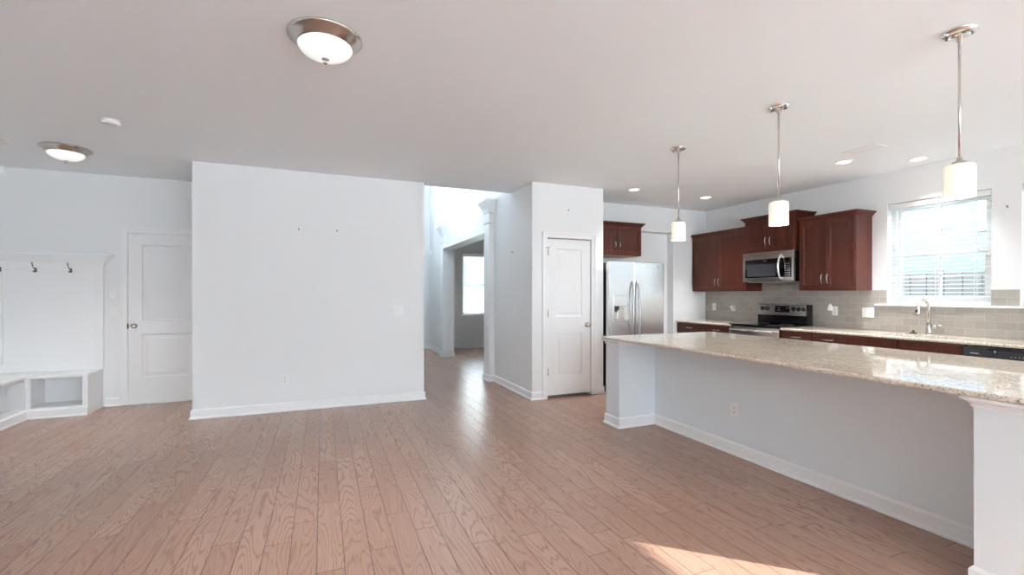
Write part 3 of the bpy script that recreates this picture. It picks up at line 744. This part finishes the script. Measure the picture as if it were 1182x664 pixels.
# sink
b = B(); z = .8685
b.loft([[(sx0-.012+i, sy0-.012+i, zz), (sx1+.012-i, sy0-.012+i, zz), (sx1+.012-i, sy1+.012-i, zz), (sx0-.012+i, sy1+.012-i, zz)] for i, zz in ((0, z), (.012, z), (.016, z-.01), (.03, z-.17), (.06, z-.18))], False, True)
t = finish(b, 'kitchen_sink', M['steelh']); tag(t, 'undermount stainless sink basin under the kitchen window', 'sink')
b = B(); b.lathe([(0, .002), (.04, .002), (.042, 0), (0, -.001)], ((sx0+sx1)/2, (sy0+sy1)/2, z-.179), 'z', 24); finish(b, 'drain', M['chrome'], t)
# faucet
fx, fyy = 5.945, 2.803
t = thing('kitchen_faucet', (fx, fyy, .899), 'brushed nickel pull down faucet behind the sink', 'faucet')
b = B(); b.lathe([(0, 0), (.031, 0), (.031, .006), (.026, .012), (.024, .030), (.0225, .10), (.020, .11), (0, .11)], (fx, fyy, .899), 'z', 24); finish(b, 'base', M['nickel'], t)
b = B(); pts = [(fx, fyy, 1.0)]
for k in range(0, 13):
    a = PI*k/12*.93; pts.append((fx-.092*(1-math.cos(a)), fyy, 1.185+.078*math.sin(a)))
b.tube(pts, [.0165]+[.0145]*13, 14); finish(b, 'spout', M['nickel'], t)
ex, ez = pts[-1][0], pts[-1][2]
b = B(); b.tube([(ex, fyy, ez+.004), (ex-.010, fyy, ez-.035), (ex-.017, fyy, ez-.075), (ex-.022, fyy, ez-.098)], [.0155, .018, .024, .0255], 16); h = finish(b, 'spray_head', M['nickel'], t)
b = B(); b.box(ex-.040, ex-.030, fyy-.007, fyy+.007, ez-.070, ez-.035, .003); finish(b, 'spray_button', M['black'], h)
b = B(); b.tube([(fx, fyy-.01, .985), (fx, fyy-.045, .988), (fx, fyy-.07, .992)], [.017, .018, .015], 14); b.tube([(fx, fyy-.068, .992), (fx-.004, fyy-.10, 1.005), (fx-.006, fyy-.118, .995)], [.012, .010, .006], 10); finish(b, 'lever', M['nickel'], t)
b = B(); b.lathe([(0, 0), (.036, 0), (.038, .006), (.030, .010), (.016, .014), (.013, .026), (.016, .032), (.010, .037), (0, .038)], (5.95, 2.942, .8992), 'z', 24)
tag(finish(b, 'sink_stopper', M['bronze']), 'dark round sink stopper lying on the counter left of faucet', 'stopper')

# dishwasher
t = thing('dishwasher', (5.73, 1.995, 0), 'black dishwasher under the counter at the right edge', 'dishwasher')
finish(B().box(5.441, XR-.012, 1.695, 2.295, .10, .866), 'body', M['black'], t)
finish(B().box(5.405, 5.44, 1.698, 2.292, .12, .735, .006), 'door', M['black'], t)
p = finish(B().box(5.40, 5.44, 1.698, 2.292, .742, .860, .008), 'control_panel', M['blackglass'], t)
b = B(); b.box(5.392, 5.402, 1.80, 2.12, .835, .850, .004); finish(b, 'handle_recess', M['black'], p)
b = B(); b.box(5.3985, 5.401, 2.180, 2.238, .795, .802); finish(b, 'maker_badge', M['chrome'], p)
for k in range(4): finish(B().box(5.3975, 5.402, 1.965-k*.024, 1.975-k*.024, .788, .794, .001), 'button', M['chrome'], p)
finish(B().box(5.3985, 5.401, 2.07, 2.078, .815, .835), 'indicator', M['greyplastic'], p)
finish(B().box(5.49, XR-.012, 1.70, 2.29, 0, .098), 'toe_kick', M['kick'], t)

# ------------------------------------------------------------------ electric range
ry0, ry1 = 4.102, 4.868
t = thing('electric_range', (5.72, (ry0+ry1)/2, 0), 'stainless and black electric range with back control panel', 'stove')
finish(B().box(5.425, 6.03, ry0, ry1, .03, .895, .003), 'body', M['black'], t)
b = B(); b.box(5.375, 6.03, ry0-.001, ry1+.001, .8995, .915, .004); c = finish(b, 'cooktop', M['blackglass'], t)
for (x, y, r) in ((5.56, 4.29, .10), (5.56, 4.68, .085), (5.80, 4.29, .08), (5.80, 4.68, .10)):
    b = B(); b.lathe([(r-.003, .0152), (r, .0152), (r, .0156), (r-.003, .0156), (r-.003, .0152)], (x, y, .90), 'z', 40); finish(b, 'burner_ring', M['greyplastic'], c)
d = finish(B().box(5.385, 5.424, ry0+.004, ry1-.004, .25, .885, .008), 'oven_door', M['steelh'], t)
finish(B().box(5.380, 5.387, ry0+.10, ry1-.10, .38, .72, .003), 'oven_window', M['blackglass'], d)
b = B(); b.tube([(5.335, ry0+.05, .835), (5.335, ry1-.05, .835)], .013, 14)
for y in (ry0+.08, ry1-.08): b.tube([(5.39, y, .835), (5.335, y, .835)], .009, 10)
finish(b, 'oven_handle', M['steelh'], d)
finish(B().box(5.390, 5.424, ry0+.004, ry1-.004, .06, .24, .006), 'storage_drawer', M['steelh'], t)
g = finish(B().box(5.945, 6.03, ry0, ry1, .916, 1.186, .006), 'backguard', M['black'], t)
b = B(); b.loft([[(5.925, y, 1.035), (5.946, y, 1.030), (5.946, y, 1.184), (5.938, y, 1.186), (5.934, y, 1.180)] for y in (ry0+.022, ry1-.004)]); cp = finish(b, 'control_panel', M['steelh'], g)
finish(B().box(5.925, 5.934, 4.35, 4.578, 1.075, 1.165, .003), 'display', M['blackglass'], g)
b = B()
for k in range(3): b.box(5.9235, 5.926, 4.53-k*.012-.006, 4.53-k*.012, 1.135, 1.139); b.box(5.9235, 5.926, 4.40-k*.012-.006, 4.40-k*.012, 1.135, 1.139); b.box(5.9235, 5.926, 4.53-k*.012-.006, 4.53-k*.012, 1.105, 1.109)
finish(b, 'display_marks', M['plastic'], g)
for y in (4.776, 4.701, 4.303, 4.230, 4.160):
    b = B(); b.lathe([(0, .01), (.031, .01), (.031, .004), (.024, -.004), (.021, -.018), (.018, -.021), (0, -.022)], (5.927, y, 1.125), 'x', 24); b.box(5.898, 5.908, y-.004, y+.004, 1.105, 1.145, .002); finish(b, 'control_knob', M['black'], g)

# ------------------------------------------------------------------ microwave under the short cabinet
my0, my1, mz0, mz1, mf = 4.105, 4.882, 1.500, 1.908, 5.665
t = thing('microwave', (5.87, (my0+my1)/2, mz0), 'stainless over the range microwave with black window', 'microwave')
finish(B().box(mf+.03, XR-.012, my0+.004, my1-.002, mz0, mz1, .003), 'body', M['black'], t)
b = B(); wy0, wy1, wz0, wz1 = 4.340, 4.845, 1.556, 1.812; ky0 = 4.135
b.box(mf, mf+.029, my0, my1, mz0+.004, wz0, .004); b.box(mf, mf+.029, my0, my1, wz1, mz1, .004); b.box(mf, mf+.029, my0, ky0, wz0, wz1); b.box(mf, mf+.029, wy1, my1, wz0, wz1)
d = finish(b, 'door', M['steelh'], t)
finish(B().box(mf+.003, mf+.029, ky0, wy1, wz0, wz1), 'door_glass', M['blackglass'], d)
finish(B().box(mf+.001, mf+.004, 4.365, wy1-.03, wz0+.02, wz1-.065, .001), 'window_screen', M['ovenglass'], d)
b = B()
for k in range(5): b.box(mf+.0015, mf+.004, 4.545-k*.011, 4.553-k*.011, 1.782, 1.792 if k % 2 else 1.796)
finish(b, 'maker_badge', M['chrome'], d)
b = B()
for r in range(6):
    for k in range(3): b.box(mf+.001, mf+.004, 4.160+k*.026, 4.174+k*.026, 1.580+r*.030, 1.588+r*.030)
finish(b, 'keypad', M['greyplastic'], d)
b = B(); pts = []; rr = []
for k in range(13):
    s = k/12; pts.append((mf-.058*math.sin(PI*s)**.8 + (.004 if k in (0, 12) else 0), 4.285, 1.520+s*.345)); rr.append(.010+.004*math.sin(PI*s))
b.tube(pts, rr, 12); finish(b, 'handle', M['chrome'], d)
finish(B().box(mf+.04, 6.0, my0+.05, my1-.05, mz0-.006, mz0, .002), 'vent_grille', M['greyplastic'], t)

# ------------------------------------------------------------------ refrigerator
rx0, rx1, rf = 3.505, 4.418, 5.115
t = thing('refrigerator', ((rx0+rx1)/2, 5.5, 0), 'stainless side by side refrigerator with ice dispenser', 'refrigerator')
finish(B().box(rx0+.006, rx1-.006, rf+.075, 5.98, .02, 1.752, .006), 'body', M['black'], t)
finish(B().box(rx0+.02, rx1-.02, rf+.05, rf+.10, .01, .07, .004), 'toe_grille', M['black'], t)
xm = 3.908
dx0, dx1, dz0, dz1 = 3.577, 3.832, .955, 1.318
b = wall_cells(B(), 'y', rf, rf+.065, rx0, xm-.003, .085, 1.765, [(dx0, dx1, dz0, dz1)])
fd = finish(b, 'freezer_door', M['steel'], t)
b = B(); b.box(xm+.003, rx1, rf, rf+.065, .085, 1.765, .008); rd = finish(b, 'refrigerator_door', M['steel'], t)
# dispenser
b = B(); e = .012
b.box(dx0, dx0+e, rf-.004, rf+.02, dz0, dz1, .002); b.box(dx1-e, dx1, rf-.004, rf+.02, dz0, dz1, .002); b.box(dx0+e, dx1-e, rf-.004, rf+.02, dz0, dz0+.016, .002); b.box(dx0+e, dx1-e, rf-.004, rf+.02, dz1-e, dz1, .002)
dp = finish(b, 'ice_dispenser', M['steelh'], fd)
b = B(); b.box(dx0+e, dx1-e, rf+.056, rf+.0645, dz0+.016, 1.168); b.box(dx0+e, dx0+e+.004, rf+.02, rf+.056, dz0+.016, 1.168); b.box(dx1-e-.004, dx1-e, rf+.02, rf+.056, dz0+.016, 1.168); b.box(dx0+e, dx1-e, rf+.02, rf+.056, dz0+.012, dz0+.018)
finish(b, 'recess', M['steelh'], dp)
finish(B().box(dx0+e, dx1-e, rf-.002, rf+.06, 1.170, dz1-e, .002), 'touch_panel', M['steel'], dp)
b = B(); b.box(dx0+.03, dx0+.10, rf+.005, rf+.05, 1.115, 1.170, .004); b.box(dx0+.045, dx0+.075, rf+.01, rf+.045, 1.09, 1.118, .004); finish(b, 'spout', M['black'], dp)
b = B(); b.box(dx0+.085, dx1-.075, rf+.030, rf+.05, 1.0, 1.15, .006); finish(b, 'paddle', M['steelh'], dp)
finish(B().box(dx0+.03, dx1-.03, rf+.006, rf+.05, dz0+.018, dz0+.026, .002), 'drip_tray', M['greyplastic'], dp)
for par, x, sg in ((fd, xm-.036, -1), (rd, xm+.042, 1)):
    b = B(); pts = []; rr = []
    for k in range(21):
        s = k/20; pts.append((x+sg*.016*math.sin(PI*s), rf-.062*math.sin(PI*s)**.55 + (.004 if k in (0, 20) else 0), .50+s*1.0)); rr.append(.013+.003*math.sin(PI*s))
    b.tube(pts, rr, 14); finish(b, 'door_handle', M['steeldark'], par)
b = B()
for k in range(4): b.box(4.290+k*.015, 4.302+k*.015, rf-.002, rf+.001, 1.700, 1.720 if k in (0, 2) else 1.714)
finish(b, 'maker_badge', M['greyplastic'], rd)

# ------------------------------------------------------------------ ceiling fixtures
def flush(loc, label, R=.178):
    x, y = loc; t = thing('flush_mount_light', (x, y, H), label, 'ceiling light', 'flush mount ceiling lights')
    b = B(); b.lathe([(0, 0), (R+.006, 0), (R+.014, -.006), (R+.014, -.013), (R+.004, -.018), (R-.012, -.034), (R-.03, -.052), (R-.038, -.058), (R-.046, -.056), (R-.046, -.02), (0, -.02)], (x, y, H), 'z', 48); finish(b, 'pan', M['nickel'], t)
    b = B(); prof = []
    for k in range(13):
        a = PI/2*k/12; prof.append(((R-.036)*math.cos(a), -.050-.075*math.sin(a)))
    b.lathe([(R-.048, -.030), (R-.036, -.036)]+prof[:-1]+[(0, -.125)], (x, y, H), 'z', 48); finish(b, 'glass_dome', M['dome'], t)
    b = B(); b.lathe([(0, -.120), (.020, -.122), (.020, -.127), (.010, -.131), (.008, -.136), (.012, -.142), (.009, -.150), (0, -.153)], (x, y, H), 'z', 24); finish(b, 'finial', M['nickel'], t)
    return t
BULB_FLUSH = 3.0
for x, y in ((.016, 2.715), (-2.285, 5.735)): bulb('flush_bulb', (x, y, H-.16), BULB_FLUSH, (1, .99, .97), 'AREA', .10)
fl = flush((.016, 2.715), 'nickel and glass flush ceiling light at top of photo')
copy_thing(fl, (-2.285, 5.735, H), 'nickel and glass flush ceiling light near the left door')
def pendant(x, y, label):
    t = thing('pendant_light', (x, y, H), label, 'pendant light', 'pendants over the island')
    b = B(); b.lathe([(0, 0), (.070, 0), (.074, -.004), (.074, -.010), (.068, -.014), (.066, -.020), (.040, -.026), (.012, -.028), (.012, -.060), (0, -.060)], (x, y, H), 'z', 40); c = finish(b, 'canopy', M['chrome'], t)
    for s in (-1, 1):
        b = B(); b.lathe([(0, -.022), (.005, -.022), (.005, -.034), (.003, -.037), (0, -.037)], (x+s*.02, y-s*.046, H), 'z', 10); finish(b, 'canopy_screw', M['screw'], c)
    b = B(); b.tube([(x, y, H-.05), (x, y, 2.045)], .0058, 10); finish(b, 'rod', M['nickel'], t)
    b = B(); b.lathe([(0, 2.062), (.010, 2.060), (.014, 2.045), (.030, 2.036), (.034, 2.026), (.034, 2.018), (0, 2.018)], (x, y, 0), 'z', 24); finish(b, 'socket_cap', M['nickel'], t)
    b = B(); b.lathe([(0, 2.022), (.045, 2.022), (.060, 2.018), (.0655, 2.008), (.0665, 1.990), (.0665, 1.850), (.0645, 1.846), (.062, 1.850), (.062, 1.985), (.050, 2.012), (0, 2.014)], (x, y, 0), 'z', 40); finish(b, 'glass_shade', M['shade'], t)
    return t
BULB_PENDANT = 4.0
for x, y in ((3.160, 1.354), (3.165, 2.412), (3.175, 3.470)): bulb('pendant_bulb', (x, y, 1.82), BULB_PENDANT, (1, .95, .88), 'POINT', .06)
pd = pendant(3.160, 1.354, 'white glass pendant over near island end, before the window')
copy_thing(pd, (3.165, 2.412, H), 'middle white glass pendant, in front of the microwave cabinet')
copy_thing(pd, (3.175, 3.470, H), 'white glass pendant over the far island end near refrigerator')
def can(x, y, label):
    t = thing('recessed_light', (x, y, H), label, 'recessed light', 'recessed kitchen ceiling lights')
    b = B(); b.lathe([(.062, -.001), (.088, -.001), (.090, -.004), (.084, -.008), (.066, -.006), (.062, -.001)], (x, y, H), 'z', 40); finish(b, 'trim_ring', M['trim'], t)
    b = B(); b.lathe([(0, -.0015), (.066, -.0015), (.064, -.005), (0, -.0055)], (x, y, H), 'z', 40); finish(b, 'lens', M['can'], t)
    return t
BULB_CAN = 5.2
for x, y in ((3.89, 5.085), (5.165, 5.095), (5.144, 3.165), (5.748, 2.797)): bulb('recessed_bulb', (x, y, H-.012), BULB_CAN, (.98, .99, 1), 'AREA', .06)
cn = can(3.89, 5.085, 'recessed ceiling light nearest the pantry')
copy_thing(cn, (5.165, 5.095, H), 'recessed ceiling light nearest the kitchen corner')
copy_thing(cn, (5.144, 3.165, H), 'recessed ceiling light beside the ceiling vent')
copy_thing(cn, (5.748, 2.797, H), 'recessed ceiling light above the kitchen window')
def vent(x0, x1, y0, y1, label, along):
    t = thing('ceiling_vent', ((x0+x1)/2, (y0+y1)/2, H), label, 'vent', 'ceiling air vents')
    b = B(); e = .022
    for q in ((x0, x1, y0, y0+e), (x0, x1, y1-e, y1), (x0, x0+e, y0+e, y1-e), (x1-e, x1, y0+e, y1-e)): b.box(*q, H-.008, H, .002)
    finish(b, 'frame', M['trim'], t)
    finish(B().box(x0+e, x1-e, y0+e, y1-e, H-.0012, H-.0002), 'duct_opening', M['greyplastic'], t)
    b = B(); n = 7; ym = (y0+y1)/2
    if along == 'y':
        for k in range(n):
            x = x0+e+(x1-x0-2*e)*(k+.5)/n
            for ya, yb, s in ((y0+e, ym-.004, -1), (ym+.004, y1-e, 1)):
                b.loft([[(x-.006, yy, H-.0015), (x-.004, yy, H-.0015), (x+.007, yy, H-.008), (x+.005, yy, H-.008)] for yy in (ya, yb)])
    else:
        for k in range(n):
            y = y0+e+(y1-y0-2*e)*(k+.5)/n
            b.loft([[(xx, y-.006, H-.0015), (xx, y-.004, H-.0015), (xx, y+.007, H-.008), (xx, y+.005, H-.008)] for xx in (x0+e, x1-e)])
    finish(b, 'louvres', M['trim'], t); return t
vent(4.785, 4.955, 2.66, 2.97, 'white ceiling vent in front of the kitchen window', 'y')
vent(-3.02, -2.66, 5.40, 5.76, 'white ceiling vent cut off by the left edge', 'x')
t = thing('smoke_detector', (-1.588, 4.691, H), 'round white smoke detector on the ceiling at left', 'smoke detector')
b = B(); b.lathe([(0, 0), (.070, 0), (.070, -.008), (0, -.008)], (-1.588, 4.691, H), 'z', 40); finish(b, 'base', M['plastic'], t)
b = B(); b.lathe([(0, -.008), (.064, -.008), (.066, -.020), (.058, -.032), (.030, -.036), (.028, -.032), (.014, -.032), (.012, -.038), (0, -.038)], (-1.588, 4.691, H), 'z', 40); finish(b, 'cover', M['plastic'], t)

# ------------------------------------------------------------------ outdoors: view through the panes, unseen blockers and grounds added for the light
struct('ground', B().box(-40, 60, -40, 60, -.40, -.2), M['grass'], 'yard outside, made pale to bounce light indoors', 'ground')
struct('ground_side', B().box(XR+.17, 9.75, -4.6, 13, -.199, -.19), M['grass2'], 'dark grass strip added to dim the kitchen window', 'ground')  # dark ground added to cut the light reaching the kitchen blind
t = thing('neighbor_house', (14, 4, -.2), 'pale neighboring house seen through the kitchen blind', 'house')
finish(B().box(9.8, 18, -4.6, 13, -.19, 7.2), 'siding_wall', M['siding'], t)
b = B(); b.loft([[(9.4, y, 7.2), (18.4, y, 7.2), (13.9, y, 9.8)] for y in (-4.9, 13.4)]); finish(b, 'roof', M['roof'], t)
for y in (3.05, 5.6):
    w = finish(B().box(9.76, 9.799, y, y+.9, 2.35, 3.6), 'window', M['trim'], t); finish(B().box(9.75, 9.762, y+.08, y+.82, 2.43, 3.52), 'pane', M['roof'], w)
struct('front_sky_slab', B().box(.4, 6.4, 11.2, 12.5, 2.62, 2.8), M['roof'], 'unseen slab added as front porch', 'sky_blocker')  # unseen slab added to block sky light from the dining window
struct('ground_front', B().box(.4, 6.4, 11.2, 18, -.199, -.19), M['grass2'], 'unseen dark grass added to dim the dining window', 'ground')  # dark ground added to cut bounce light into the dining window
b = B()  # unseen houses and fence added to darken the horizon behind the camera
for k in range(5): b.box(-26+k*11, -16.5+k*11, -26, -18, -.2, 3.1); b.loft([[(x, -26.5, 3.1), (x, -17.5, 3.1), (x, -22, 5.2)] for x in (-26.4+k*11, -16.1+k*11)])
b.box(-26, 28, -17.9, -17.8, -.2, 2.2)
b.box(6.24, 7.8, -13, -5.4, -.2, 5.0)  # unseen wing added to keep direct sun off the rear windows
struct('unseen_light_blockers', b, M['blocker_grey'], 'unseen house blocks added behind the camera to dim daylight', 'light blocker')
b = B()
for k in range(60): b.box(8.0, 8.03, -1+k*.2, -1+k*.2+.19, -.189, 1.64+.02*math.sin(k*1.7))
tag(finish(b, 'wooden_fence', M['fence']), 'grey wooden board fence seen through the kitchen blind', 'fence')
